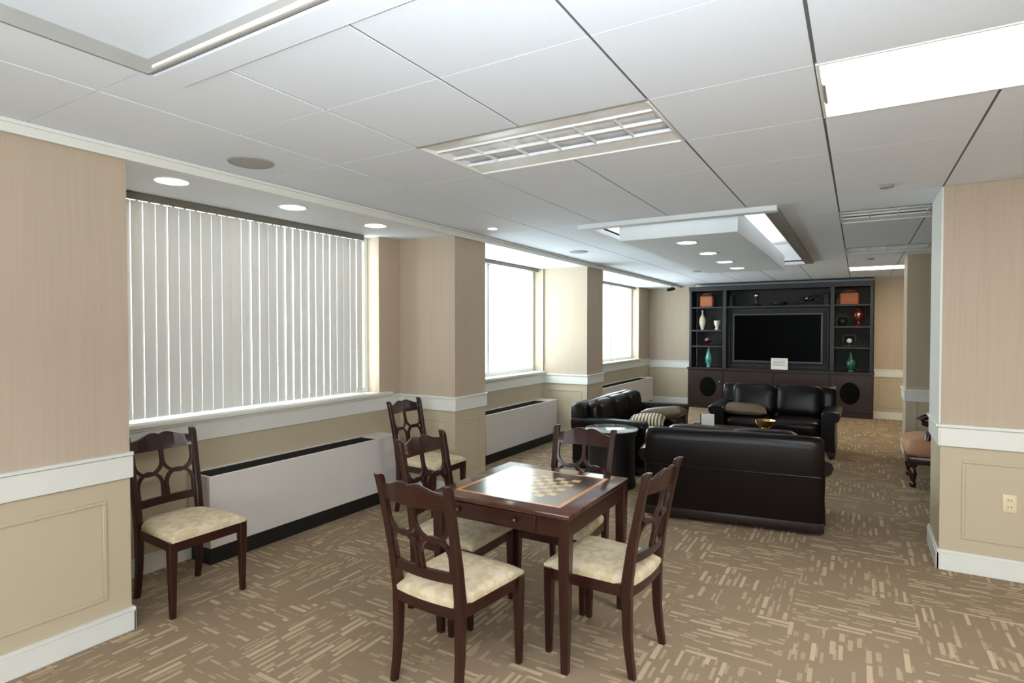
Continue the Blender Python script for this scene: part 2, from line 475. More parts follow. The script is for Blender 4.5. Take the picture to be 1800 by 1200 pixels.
rail_strip(bm, (0.53, 8.954), (0.53, 9.6), (-1, 0), 0.70, 0.85, 0.016)
struct(bm, 'trim_2', M['white'])
bm = B()
rail_strip(bm, (0.245, YBR), (XR, YBR), (0, -1), 0.76, 0.90, 0.016)
rail_strip(bm, (-4.05, YB), (-3.07, YB), (0, -1), 0.78, 0.94, 0.016)
struct(bm, 'trim_3', M['white'])
# white plate that paints in the lit side of the right block
bm = B(); box(bm, 0.470, 0.483, 4.826, 5.42, 0.985, CEIL, 0.003, 1); struct(bm, 'lit_side_plate', M['white'])

# ------------------------------------------------------------------ ceiling
TRAY1 = (-2.30, -0.773, -0.60, 1.18)
TRAY2 = (-2.12, -0.65, 4.98, 9.10)
gx = [-0.145 + 0.622 * k for k in range(-5, 7)]; gx[0] = -3.335
gy = [2.38 + 0.612 * k for k in range(-10, 18)]
gxv = [-3.335] + [-0.145 + 0.622 * k for k in range(-4, 6)] + [XR]
gyv = [YREAR] + [2.38 + 0.612 * k for k in range(-9, 17)] + [YB]
FIX = {}
def cell(i0, k): x0 = -0.145 + 0.622 * i0; y0 = 2.38 + 0.612 * k; return (x0, x0 + 1.244, y0, y0 + 0.612)
fix_off = [cell(-3, 0), cell(0, 5), cell(0, 9)]
fix_lit = [cell(0, 0), cell(0, 13), cell(-3, -6), cell(0, -6), cell(3, -2)]
holes = fix_off + fix_lit + [TRAY1, TRAY2]
bm = B()
for r in sub_rects((-3.345, XR + 0.2, YREAR - 0.2, YB + 0.15), holes): box(bm, r[0], r[1], r[2], r[3], CEIL + 0.004, CEIL + 0.04)
ceil = struct(bm, 'ceiling', M['grid'])
extra = [(-2.30, -0.773, 1.18, 1.315), (-2.20, -0.56, 4.89, 9.2)]
for i in range(len(gxv) - 1):
    for j in range(len(gyv) - 1):
        rs = sub_rects((gxv[i] + 0.006, gxv[i + 1] - 0.006, gyv[j] + 0.002, gyv[j + 1] - 0.002), holes + extra)
        rs = [r for r in rs if r[1] - r[0] > 0.02 and r[3] - r[2] > 0.02]
        if not rs: continue
        bm = B()
        for r in rs: box(bm, r[0], r[1], r[2], r[3], CEIL, CEIL + 0.0115)
        finish(bm, 'ceiling_tile', M['tile'], ceil)
# soffit along the windows with its edge strip
struct(box(B(), -4.35, -3.345, YREAR - 0.2, YB + 0.1, SOF, CEIL + 0.04), 'ceiling_soffit', M['gyp'])
bm = B(); box(bm, -3.345, -3.318, YREAR, 12.1, SOF - 0.012, CEIL - 0.004, 0.004, 1); box(bm, -3.318, -3.300, YREAR, 12.1, CEIL - 0.02, CEIL - 0.002, 0.003, 1)
struct(bm, 'trim_5', M['white'])

# tray by the camera: raised field, inner steps with their shade painted grey, light flat border
tr = struct(box(B(), TRAY1[0] - 0.02, TRAY1[1] + 0.02, TRAY1[2] - 0.02, TRAY1[3] + 0.02, CEIL + 0.05, CEIL + 0.07), 'ceiling_tray', M['tile'])
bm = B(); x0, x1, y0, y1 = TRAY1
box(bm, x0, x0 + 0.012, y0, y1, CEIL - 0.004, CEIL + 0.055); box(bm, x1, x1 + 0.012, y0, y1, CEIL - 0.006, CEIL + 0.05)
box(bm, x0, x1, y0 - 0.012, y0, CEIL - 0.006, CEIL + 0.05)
finish(bm, 'tray_step', M['grey_and_shade'], tr)
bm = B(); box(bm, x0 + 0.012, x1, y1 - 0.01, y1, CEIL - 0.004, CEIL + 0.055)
finish(bm, 'tray_far_step', M['grey_and_shade'], tr)
bm = B(); box(bm, x0 + 0.06, x1, y1 - 0.022, y1 - 0.01, CEIL - 0.002, CEIL + 0.014, 0.003, 1)
finish(bm, 'tray_bead', M['white'], tr)
bm = B(); box(bm, x0 + 0.004, x1, y1 + 0.014, 1.308, CEIL - 0.006, CEIL + 0.011, 0.002, 1)
finish(bm, 'tray_border', M['tile'], tr)

# far tray: dropped rim, glowing cove, hanging panel with four downlights
t2 = bpy.data.objects.new('ceiling_tray.001', None); C.objects.link(t2); t2['kind'] = 'structure'
x0, x1, y0, y1 = TRAY2; ox0, ox1, oy0, oy1 = -2.22, -0.55, 4.885, 9.2
bm = B(); zr = CEIL - 0.04
box(bm, ox0, ox1, oy0, y0, zr, CEIL + 0.02, 0.003, 1); box(bm, ox0, ox1, y1, oy1, zr, CEIL + 0.02, 0.003, 1)
box(bm, ox0, x0, y0, y1, zr, CEIL + 0.02, 0.003, 1)
finish(bm, 'tray_rim', M['gyp'], t2)
bm = B(); box(bm, x1, ox1, y0, y1, zr, CEIL + 0.02, 0.003, 1); finish(bm, 'tray_rim_shaded_side', M['grey_and_shade'], t2)  # darker than the other rim sides: shade put into the colour
bm = B(); zc = CEIL + 0.26
box(bm, x0 - 0.02, x1 + 0.02, y0 - 0.02, y1 + 0.02, zc, zc + 0.02)
box(bm, x0 - 0.02, x0 + 0.004, y0, y1, CEIL + 0.021, zc); box(bm, x1 - 0.004, x1 + 0.02, y0, y1, CEIL + 0.021, zc)
box(bm, x0, x1, y0 - 0.02, y0 + 0.004, CEIL + 0.021, zc); box(bm, x0, x1, y1 - 0.004, y1 + 0.02, CEIL + 0.021, zc)
finish(bm, 'cove', M['gyp'], t2)
bm = B(); box(bm, -1.94, -0.885, 5.2, 8.8, 2.45, CEIL + 0.06, 0.003, 1); finish(bm, 'hanging_panel', M['gyp'], t2)
bm = B()
for x in (-1.0, -1.82): tube(bm, [(x, 5.3, CEIL + 0.10), (x, 8.7, CEIL + 0.10)], 0.019, 10)
for y in (5.32, 8.68): tube(bm, [(-1.75, y, CEIL + 0.10), (-1.07, y, CEIL + 0.10)], 0.019, 10)
finish(bm, 'cove_lamp', M['cove'], t2)

# ------------------------------------------------------------------ recessed troffers
def troffer(rect_, lit, label, group=None, lens='lens'):
    x0, x1, y0, y1 = rect_; cx, cy = (x0 + x1) / 2, (y0 + y1) / 2
    hx, hy = (x1 - x0) / 2, (y1 - y0) / 2
    t = thing('ceiling_light', label, 'light', (cx, cy, CEIL), 0, group)
    bm = B(); f = 0.014
    for b in ((-hx, hx, -hy, -hy + f), (-hx, hx, hy - f, hy), (-hx, -hx + f, -hy + f, hy - f), (hx - f, hx, -hy + f, hy - f)): box(bm, *b, -0.004, 0.02, 0.002, 1)
    finish(bm, 'frame', M['white'], t)
    if not lit: finish(box(B(), -hx, hx, -hy - 0.008, -hy, -0.005, 0.012), 'shadow_gap_bar', M['alu'], t)  # dark bar standing in for the shadow gap along the near edge
    bm = B(); zt = 0.115 if lit else 0.04
    box(bm, -hx, hx, -hy, hy, zt, zt + 0.01)
    for b in ((-hx, -hx + 0.006, -hy, hy), (hx - 0.006, hx, -hy, hy), (-hx, hx, -hy, -hy + 0.006), (-hx, hx, hy - 0.006, hy)): box(bm, *b, 0.012, zt)
    finish(bm, 'housing', M['reflector'], t)
    if lit:
        finish(box(B(), -hx + f, hx - f, -hy + f, hy - f, 0.004, 0.010), 'lens', M[lens], t)
        finish(box(B(), -hx + f, -hx + f + 0.012, -0.12, 0.1, -0.012, 0.004, 0.002, 1), 'latch', M['grey_and_shade'], t)
    else:
        bm = B()                                    # sloping side reflectors
        for s in (-1, 1):
            loft(bm, [[(x, s * (hy - 0.016), 0.004), (x, s * (hy - 0.016), 0.010), (x, s * (hy - 0.155), 0.024), (x, s * (hy - 0.155), 0.018)] for x in (-hx + f, hx - f)])
        finish(bm, 'side_reflector', M['reflector'], t)
        w_ = hy - 0.155
        for y in (-w_, 0, w_): finish(box(B(), -hx + f, hx - f, y - 0.004, y + 0.004, 0.008, 0.024, 0.001, 1), 'long_louvre', M['louvre'], t)
        n = 6
        for i in range(1, n):
            x = -hx + f + (2 * hx - 2 * f) * i / n
            finish(box(B(), x - 0.004, x + 0.004, -w_ + 0.005, w_ - 0.005, 0.009, 0.024, 0.001, 1), 'cross_louvre', M['louvre'], t)
    return t
troffer(fix_off[0], False, 'unlit louvred ceiling light above the game table')
troffer(fix_off[1], False, 'unlit louvred ceiling light beside the top of the right wall block')
troffer(fix_off[2], False, 'unlit louvred ceiling light farther down the right aisle, before the far lit one')
troffer(fix_lit[0], True, 'large lit white ceiling light at the upper right')
troffer(fix_lit[1], True, 'small-looking lit ceiling light at the far end before the back wall', None, 'lenswarm')
for k, r in enumerate(fix_lit[2:]):
    troffer(r, True, 'lit white ceiling light out of view, ' + ('behind the camera on the window side', 'behind the camera in the aisle', 'right of the camera')[k], 'ceiling lights out of view')

def downlight(x, y, z, r, label, group):
    t = thing('downlight', label, 'light', (x, y, z), 0, group)
    bm = B(); n = 28
    rings = [[(rr * math.cos(2 * PI * i / n), rr * math.sin(2 * PI * i / n), zz) for i in range(n)] for rr, zz in ((r * 0.98, -0.001), (r * 1.16, -0.001), (r * 1.14, -0.007), (r * 0.99, -0.005), (r * 0.98, -0.001))]
    loft(bm, rings, caps=False); finish(bm, 'trim_ring', M['white'], t)
    finish(lathe(B(), [(r * 0.97, -0.001), (r * 0.9, -0.005), (0.001, -0.008)], n=24), 'lamp_lens', M['down'], t)
    return t
for (x, y), lab in zip(((-3.618, 1.982), (-3.617, 2.866), (-3.635, 3.74)), ('nearest', 'middle', 'farthest')):
    downlight(x, y, SOF, 0.092, 'lit round downlight in the soffit above the closed blinds, %s of the three' % lab, 'soffit downlights')
for y, lab in zip((5.60, 6.50, 7.42, 8.26), ('first', 'second', 'third', 'fourth')):
    downlight(-1.41, y, 2.45, 0.088, 'lit round downlight in the hanging ceiling panel, %s from the game table' % lab, 'hanging panel downlights')
downlight(-2.99, 4.63, CEIL, 0.045, 'tiny lit downlight in the tiles near the soffit edge by the second window', None)

def disc(name, label, cat, x, y, z, r, h, mat, ringmat):
    t = thing(name, label, cat, (x, y, z))
    finish(lathe(B(), [(r * 0.93, -0.001), (r * 0.93, -h), (r * 0.6, -h - 0.003), (0.001, -h - 0.004)], n=32), 'grille', mat, t)
    bm = B(); n = 32
    loft(bm, [[(rr * math.cos(2 * PI * i / n), rr * math.sin(2 * PI * i / n), zz) for i in range(n)] for rr, zz in ((r * 0.92, -0.001), (r, -0.001), (r, -h * 0.7), (r * 0.92, -h * 1.3))], caps=False)
    finish(bm, 'rim', ringmat, t)
disc('ceiling_speaker', 'round grey ceiling speaker over the closed blinds', 'speaker', -3.0, 2.09, CEIL, 0.125, 0.006, M['speaker'], M['speaker'])
disc('ceiling_speaker', 'round grey ceiling speaker before the second window bay', 'speaker', -2.97, 6.55, CEIL, 0.115, 0.006, M['speaker'], M['speaker'])
disc('ceiling_speaker', 'small round grey ceiling speaker beyond the hanging ceiling panel', 'speaker', -2.25, 9.75, CEIL, 0.12, 0.006, M['speaker'], M['speaker'])
disc('sprinkler_head', 'small round sprinkler cover in a ceiling tile beside the right wall', 'sprinkler', 0.15, 4.6, CEIL, 0.042, 0.012, M['speaker'], M['grey_and_shade'])
disc('sprinkler_head', 'small round sprinkler cover between the far right ceiling lights', 'sprinkler', 0.12, 9.2, CEIL, 0.05, 0.012, M['speaker'], M['grey_and_shade'])

# ------------------------------------------------------------------ windows, sills, blinds
for n, (a, b) in enumerate(OPEN, 1):
    bm = B(); f = 0.05
    for r in ((a, a + f, SILL, SOF), (b - f, b, SILL, SOF), (a + f, b - f, SILL, SILL + f), (a + f, b - f, SOF - f, SOF)): box(bm, XG - 0.03, XG + 0.02, *r, 0.004, 1)
    wn = struct(bm, 'window_%d' % n, M['white'])
    k = 2 if n < 3 else 3
    for i in range(1, k):
        y = a + (b - a) * i / k
        finish(box(B(), XG - 0.025, XG + 0.015, y - 0.025, y + 0.025, SILL + f, SOF - f, 0.003, 1), 'mullion', M['white'], wn)
    for i in range(k):
        y0, y1 = a + (b - a) * i / k + 0.03, a + (b - a) * (i + 1) / k - 0.03
        finish(box(B(), XG - 0.008, XG - 0.002, y0, y1, SILL + 0.04, SOF - 0.04), 'pane', M['glass'], wn)
    finish(box(B(), XG - 0.04, XW + 0.05, a - (0.0 if n > 1 else 0.15), b + (0.0 if n > 1 else 0.15), SILL - 0.03, SILL, 0.006, 2), 'window_sill', M['white'], wn)
# unseen rear window, added for fill daylight
bm = B()
for r in ((-2.9, -2.85, 0.9, 2.4), (2.65, 2.7, 0.9, 2.4), (-2.85, 2.65, 0.9, 0.95), (-2.85, 2.65, 2.35, 2.4), (-0.13, -0.07, 0.95, 2.35)): box(bm, r[0], r[1], YREAR - 0.1, YREAR - 0.05, r[2], r[3])
wn = struct(bm, 'window_4', M['white'])
for a, b in ((-2.85, -0.13), (-0.07, 2.65)): finish(box(B(), a, b, YREAR - 0.078, YREAR - 0.072, 0.95, 2.35), 'pane', M['glass'], wn)

def blind(label, y0, y1, pitch, ang, x, zb, mat, wid=0.089, first=0.0):
    t = thing('vertical_blind', label, 'blind', (x, y0, zb))
    zt = SOF - 0.05 - zb
    finish(box(B(), -0.025, 0.03, -0.02, y1 - y0 + 0.02, zt, zt + 0.048, 0.004, 1), 'headrail', M['alu'], t)
    n = 16 if first else int(round((y1 - y0) / pitch))
    me = None
    for i in range(n):
        aa = ang + random.uniform(-0.09, 0.09)
        if me is None:
            bm = B(); k = 4
            pts = [(0.006 * (1 - (2 * j / k - 1) ** 2), (j / k - 0.5) * wid) for j in range(k + 1)]
            loft(bm, [[(px + 0.0004, py, z) for px, py in pts] + [(px - 0.0004, py, z) for px, py in reversed(pts)] for z in (0.0, zt - 0.004)])
            o = finish(bm, 'vane', mat, t); me = o.data
        else:
            o = bpy.data.objects.new('vane', me); C.objects.link(o); o.parent = t
        o.location = (0, first + pitch * (i + 0.5), 0); o.rotation_euler = (0, 0, aa)
    bm = B()
    for i in range(n): box(bm, -0.003, 0.003, first + pitch * (i + 0.5) - 0.006, first + pitch * (i + 0.5) + 0.006, zt - 0.006, zt + 0.002)
    finish(bm, 'vane_clips', M['alu'], t)['kind'] = 'stuff'
    return t
blind('wide closed vertical blind with grey white vanes over the nearest window', 1.83, 4.05, 0.080, 0.10, -4.13, SILL + 0.02, M['vane'], 0.0826)
blind('pale vertical blind drawn aside in the glaring second window between the columns', 5.2, 7.62, 0.028, 1.45, -4.14, SILL + 0.02, M['vane2'], 0.089, -0.12)
blind('pale vertical blind drawn partly aside in the farthest window near the back corner', 8.45, 12.0, 0.05, 1.3, -4.14, SILL + 0.02, M['vane2'], 0.089, -0.1)

# ------------------------------------------------------------------ fan-coil heater cabinets under the windows
def heater(y0, y1, ztop, label):
    t = thing('heater_cabinet', label, 'heater', (-3.9, y0, 0)); L = y1 - y0
    finish(box(B(), -0.13, 0.095, 0.015, L - 0.015, 0, 0.125), 'plinth', M['black'], t)
    bm = B()
    box(bm, 0.10, 0.12, 0, L, 0.12, ztop, 0.004, 1); box(bm, -0.145, 0.10, 0, 0.02, 0.12, ztop, 0.003, 1); box(bm, -0.145, 0.10, L - 0.02, L, 0.12, ztop, 0.003, 1)
    box(bm, -0.145, -0.115, 0.02, L - 0.02, 0.12, ztop, 0.003, 1); box(bm, -0.115, 0.10, L - 0.28, L - 0.02, ztop - 0.02, ztop, 0.003, 1); box(bm, -0.115, 0.10, 0.02, L - 0.02, 0.12, 0.14)
    finish(bm, 'casing', M['heater'], t)
    bm = B(); box(bm, -0.115, 0.10, 0.02, L - 0.28, ztop - 0.05, ztop - 0.03)
    finish(bm, 'grille_tray', M['black'], t)
    bm = B()
    for i in range(9): x = -0.105 + i * 0.0245; box(bm, x, x + 0.006, 0.02, L - 0.28, ztop - 0.03, ztop - 0.006)
    finish(bm, 'grille', M['black'], t)
heater(2.30, 4.20, 0.615, 'long grey white heater cabinet with black grille under the closed blinds')
heater(5.72, 7.60, 0.600, 'grey white heater cabinet with black base under the bright second window')
heater(9.2, 12.2, 0.60, 'grey white heater cabinet behind the leather couch by the far window')
tag(finish(box(B(), -4.02, -3.99, 5.66, 5.70, 0.0, 0.74, 0.004, 1), 'conduit', M['black']), 'short black upright pipe at the near end of the second heater', 'pipe')

# ------------------------------------------------------------------ dining chairs
def yb(z):      # back line of the chair, side view
    pts = [(0.0, -0.222), (0.1, -0.206), (0.2, -0.196), (0.42, -0.192), (0.6, -0.217), (0.85, -0.268), (0.95, -0.291), (0.985, -0.305)]
    for (a, ya), (b, yb_) in zip(pts, pts[1:]):
        if z <= b: return ya + (yb_ - ya) * (z - a) / (b - a)
    return pts[-1][1]
def bow(x): return -0.026 * max(0.0, 1 - (x / 0.19) ** 2)
def make_chair(label, group):
    t = thing('dining_chair', label, 'chair', group=group)
    for s in (-1, 1):
        prof = [(0.0, 0.187, 0.015, 0.017), (0.1, 0.186, 0.016, 0.019), (0.2, 0.185, 0.017, 0.021), (0.32, 0.185, 0.0185, 0.024), (0.42, 0.187, 0.019, 0.026), (0.52, 0.188, 0.019, 0.024), (0.6, 0.191, 0.019, 0.021), (0.72, 0.195, 0.0185, 0.018), (0.85, 0.199, 0.018, 0.017), (0.93, 0.202, 0.018, 0.017), (0.952, 0.202, 0.018, 0.018), (0.966, 0.202, 0.018, 0.016)]
        rings = [rect((s * x, yb(z), z), hx, hy) for z, x, hx, hy in prof]
        rings.append(rect((s * 0.202, yb(0.975) - 0.006, 0.975), 0.016, 0.012))
        o = finish(loft(B(), rings), 'back_post', M['mahog'], t)
        finish(loft(B(), [rect((s * 0.214, 0.214 + (0.006 * (0.43 - z)), z), h, h) for z, h in ((0.0, 0.0145), (0.2, 0.019), (0.36, 0.023), (0.432, 0.0235))]), 'leg', M['mahog'], t)
    # crest rail
    rings = []
    N = 22
    for i in range(N + 1):
        x = -0.192 + 0.384 * i / N
        u = abs(x)
        zt = 0.932 + 0.036 * math.exp(-((u - 0.042) / 0.075) ** 2) - 0.003 * math.exp(-(u / 0.012) ** 2)
        zb = 0.860 + 0.006 * (u / 0.19) ** 2
        b0 = bow(x)
        rings.append([(x, yb(zb) + b0 - 0.011, zb), (x, yb(zb) + b0 + 0.011, zb), (x, yb(zt) + b0 + 0.010, zt - 0.003), (x, yb(zt) + b0 + 0.006, zt), (x, yb(zt) + b0 - 0.006, zt), (x, yb(zt) + b0 - 0.010, zt - 0.003)])
    finish(loft(B(), rings), 'crest_rail', M['mahogx'], t)
    rings = []
    for i in range(N + 1):
        x = -0.185 + 0.37 * i / N; b0 = bow(x); z0, z1 = 0.532, 0.578
        rings.append([(x, yb(z0) + b0 - 0.011, z0), (x, yb(z0) + b0 + 0.011, z0), (x, yb(z1) + b0 + 0.011, z1), (x, yb(z1) + b0 - 0.011, z1)])
    finish(loft(B(), rings), 'lower_rail', M['mahogx'], t)
    # pierced loops
    bm = B(); z0, z1, zm = 0.574, 0.864, 0.722
    for s in (-1, 1):
        for up in (1, 0):
            xc = 0.0905 * s; hw = 0.0885 if up else 0.079
            ze, zend, zap = (0.80, z1, zm - 0.006) if up else (0.645, z0, zm + 0.006)
            path = [(xc - hw * (1.0 if up else 0.96), zend)]
            for q in range(15):
                a = PI * q / 14
                path.append((xc - hw * math.cos(a), ze + (zap - ze) * math.sin(a)))
            path.append((xc + hw * (1.0 if up else 0.96), zend))
            rings = []
            for i, (px, pz) in enumerate(path):
                q0, q1 = path[max(0, i - 1)], path[min(len(path) - 1, i + 1)]
                d = Vector((q1[0] - q0[0], q1[1] - q0[1])).normalized(); nx, nz = -d.y, d.x
                r = []
                for sw, st in ((-1, -1), (1, -1), (1, 1), (-1, 1)):
                    X, Z = px + nx * 0.0095 * sw, pz + nz * 0.0095 * sw
                    r.append((X, yb(Z) + bow(X) + 0.0085 * st, Z))
                rings.append(r)
            loft(bm, rings)
    finish(bm, 'splat', M['mahog'], t)
    # seat frame and padded seat
    bm = B()
    loft(bm, [[(x, 0.205, 0.372), (x, 0.232, 0.372), (x, 0.232, 0.43), (x, 0.205, 0.43)] for x in (-0.2, 0.2)])
    loft(bm, [[(x, yb(0.4) - 0.02 + bow(x) * 0.6, 0.376), (x, yb(0.4) + 0.004 + bow(x) * 0.6, 0.376), (x, yb(0.4) + 0.004 + bow(x) * 0.6, 0.43), (x, yb(0.4) - 0.02 + bow(x) * 0.6, 0.43)] for x in [-0.18 + 0.03 * i for i in range(13)]])
    for s in (-1, 1):
        loft(bm, [[(s * xi, y, z) for xi, z in ((xa - 0.011, 0.372), (xa + 0.011, 0.372), (xa + 0.011, 0.43), (xa - 0.011, 0.43))] for xa, y in ((0.184, -0.2), (0.21, 0.215))])
    finish(bm, 'seat_frame', M['mahogx'], t)
    bm = B(); n = 14; g = {}
    for i in range(n + 1):
        for j in range(n + 1):
            u, v = math.sin((i / n * 2 - 1) * PI / 2), math.sin((j / n * 2 - 1) * PI / 2)
            hw = 0.197 + 0.032 * (v + 1) / 2
            y = -0.222 + (0.238 + 0.222) * (v + 1) / 2
            notch = 1.0 if y > -0.17 else 0.86
            k = max(0, 1 - abs(u) ** 6) * max(0, 1 - abs(v) ** 6)
            g[i, j] = bm.verts.new((u * hw * notch, y + (bow(u * hw) * 0.5 if v < -0.9 else 0), 0.448 + 0.036 * k ** 0.5))
    for i in range(n):
        for j in range(n): bm.faces.new((g[i, j], g[i + 1, j], g[i + 1, j + 1], g[i, j + 1]))
    ed = [g[i, 0] for i in range(n + 1)] + [g[n, j] for j in range(1, n + 1)] + [g[i, n] for i in range(n - 1, -1, -1)] + [g[0, j] for j in range(n - 1, 0, -1)]
    lowv = [bm.verts.new((v.co.x * 0.985, v.co.y, 0.428)) for v in ed]
    for i in range(len(ed)): bm.faces.new((ed[i], ed[(i + 1) % len(ed)], lowv[(i + 1) % len(ed)], lowv[i]))
    bm.faces.new(lowv)
    finish(bm, 'seat', M['broc'], t, 0.9)
    return t
G = 'mahogany dining chairs with cream brocade seats'
chairA = make_chair('mahogany chair with its back to us at the near side of the game table', G)
chairA.location = (-1.628, 2.20, 0); chairA.rotation_euler = (0, 0, -0.06)
dup(chairA, (-1.09, 2.765, 0), PI / 2 - 0.08, 'mahogany chair at the right side of the game table, before the sofa back')
dup(chairA, (-1.545, 3.215, 0), PI, 'mahogany chair pushed under the far side of the game table')
dup(chairA, (-2.0, 2.75, 0), -PI / 2, 'dark mahogany chair at the left side of the game table, nearest the heater')
dup(chairA, (-3.30, 4.06, 0), -PI / 2, 'dark mahogany chair standing apart at the far end of the long heater, before the column')
dup(chairA, (-3.50, 1.99, 0), -PI / 2, 'dark mahogany chair standing alone by the left wall at the near end of the heater')

# ------------------------------------------------------------------ game table
t = thing('game_table', 'square dark mahogany game table with inlaid chessboard top', 'table', (-1.54, 2.81, 0))
S = 0.405
bm = B(); box(bm, -S, S, -S, S, 0.735, 0.760, 0.006, 2); topo = finish(bm, 'table_top', M['top'], t)
bm = B()
for b in ((-0.315, 0.315, -0.315, -0.292), (-0.315, 0.315, 0.292, 0.315), (-0.315, -0.292, -0.292, 0.292), (0.292, 0.315, -0.292, 0.292)): box(bm, *b, 0.7595, 0.7606)
finish(bm, 'inlay_border', M['inlay'], topo)
finish(box(B(), -0.292, 0.292, -0.292, 0.292, 0.7595, 0.7603), 'inner_field', M['field'], topo)
me = None
for i in range(8):
    for j in range(8):
        if (i + j) % 2: continue
        if me is None:
            o = finish(box(B(), -0.0245, 0.0245, -0.0245, 0.0245, 0, 0.0006), 'chess_square', M['maple'], topo); me = o.data
        else:
            o = bpy.data.objects.new('chess_square', me); C.objects.link(o); o.parent = topo
        o.location = (-0.175 + 0.05 * i, -0.175 + 0.05 * j, 0.7602)
for sx in (-1, 1):
    for sy in (-1, 1):
        finish(loft(B(), [rect((sx * (0.372 - 0.004 * (0.73 - z)), sy * (0.372 - 0.004 * (0.73 - z)), z), h, h) for z, h in ((0, 0.018), (0.3, 0.024), (0.6, 0.029), (0.735, 0.029))]), 'leg', M['mahog'], t)
bm = B()
for b in ((-0.35, 0.35, 0.363, 0.385), (-0.385, -0.363, -0.35, 0.35), (0.363, 0.385, -0.35, 0.35), (-0.35, 0.35, -0.383, -0.363)): box(bm, *b, 0.64, 0.736, 0.002, 1)
finish(bm, 'apron', M['mahogx'], t)
dr = finish(box(B(), -0.30, 0.22, -0.392, -0.382, 0.652, 0.728, 0.003, 1), 'drawer', M['mahogx'], t)
for x in (-0.235, 0.106):
    bm = lathe(B(), [(0.006, 0), (0.006, 0.008), (0.013, 0.012), (0.014, 0.018), (0.009, 0.023), (0.001, 0.024)], n=16)
    bm.transform(Matrix.Translation((x, -0.391, 0.688)) @ Matrix.Rotation(PI / 2, 4, 'X'))
    finish(bm, 'knob', M['mahog'], dr)

# ------------------------------------------------------------------ sofas
def sofa(name, label, cat, loc, rz, w, d, hb, seats, seat_h=0.43, arm_h=0.60):
    """local: faces +Y, origin at the floor centre"""
    t = thing(name, label, cat, loc, rz)
    hw, hd = w / 2, d / 2; aw = 0.19
    bm = B(); box(bm, -hw + 0.03, hw - 0.03, -hd + 0.015, hd - 0.04, 0.03, 0.115, 0.01, 2); finish(bm, 'plinth', M['plinth'], t)
    bm = B(); box(bm, -hw + 0.05, hw - 0.05, -hd + 0.03, hd - 0.03, 0.115, 0.29, 0.02, 3); finish(bm, 'base', M['leather'], t)
    for sx in (-1, 1):
        for sy in (-1, 1): finish(loft(B(), [rect((sx * (hw - 0.1), sy * (hd - 0.12), z), h, h) for z, h in ((0, 0.022), (0.035, 0.03))]), 'foot', M['black'], t)
    # backrest: leaning slab with a rolled top
    prof = [(-hd + 0.005, 0.11), (-hd - 0.005, 0.3), (-hd - 0.018, 0.5), (-hd - 0.02, hb - 0.09), (-hd - 0.012, hb - 0.035), (-hd + 0.018, hb - 0.006), (-hd + 0.07, hb), (-hd + 0.125, hb - 0.012), (-hd + 0.155, hb - 0.05), (-hd + 0.165, hb - 0.12), (-hd + 0.20, 0.32), (-hd + 0.2, 0.11)]
    ns = 12; rings = []
    for i in range(ns + 1):
        u = i / ns * 2 - 1; x = math.sin(u * PI / 2) * (hw - 0.035)
        k = 1 - 0.035 * abs(u) ** 10
        sag = 0.012 * (1 - u * u)
        rings.append([(x, (y + hd - 0.09) * (1 - 0.2 * abs(u) ** 12) - hd + 0.09, 0.11 + (z - 0.11) * k + (sag if z > hb - 0.1 else 0)) for y, z in prof])
    finish(loft(B(), rings), 'backrest', M['leather'], t, 1.0)
    bm = B(); tube(bm, [(x, -hd - 0.0165, 0.475) for x in (-hw + 0.06, 0, hw - 0.06)], 0.006, 6); finish(bm, 'welt', M['leather'], t)
    sw = (w - 2 * aw) / seats
    for i in range(seats):
        x0 = -hw + aw + sw * i
        finish(softbox(x0 + 0.004, x0 + sw - 0.004, -hd + 0.2, hd - 0.01, 0.28, seat_h + 0.02, 0.05, 0.018), 'seat_cushion', M['leather'], t, 1.0)
        bm = softbox(x0 + 0.004, x0 + sw - 0.004, -0.085, 0.085, 0, hb - seat_h + 0.0, 0.055, 0.022)
        bm.transform(Matrix.Translation((0, -hd + 0.235, seat_h + 0.005)) @ Matrix.Rotation(0.16, 4, 'X'))
        finish(bm, 'back_cushion', M['leather'], t, 1.0)
    for s in (-1, 1):
        pr = [(0.0, 0.1), (aw - 0.02, 0.1), (aw - 0.03, 0.3), (aw - 0.025, arm_h - 0.12), (aw + 0.012, arm_h - 0.10), (aw + 0.03, arm_h - 0.05), (aw + 0.015, arm_h - 0.012), (aw - 0.03, arm_h + 0.003), (0.04, arm_h), (0.008, arm_h - 0.03), (0.0, arm_h - 0.1)]
        rings = []
        for y, k in ((-hd + 0.02, 0.99), (-hd + 0.2, 1), (hd - 0.06, 1), (hd - 0.015, 0.985), (hd, 0.94)):
            rings.append([(s * (hw - aw + aw / 2 + (px - aw / 2) * k), y, 0.1 + (pz - 0.1) * (0.5 + 0.5 * k)) for px, pz in pr])
        finish(loft(B(), rings), 'arm', M['leather'], t, 0.9)
    return t
sofa('sofa', 'dark brown leather sofa with its back to us behind the game table', 'sofa', (-0.955, 5.395, 0), math.atan2(0.2, 1.39), 1.44, 0.90, 0.775, 2)
sofa('sofa', 'black leather sofa along the heaters, with striped and bronze pillows', 'sofa', (-2.44, 7.1, 0), -PI / 2, 1.95, 0.88, 0.76, 3)
sofa('loveseat', 'dark leather loveseat facing us in front of the television cabinet', 'sofa', (-0.965, 8.55, 0), PI, 1.52, 0.88, 0.84, 2)

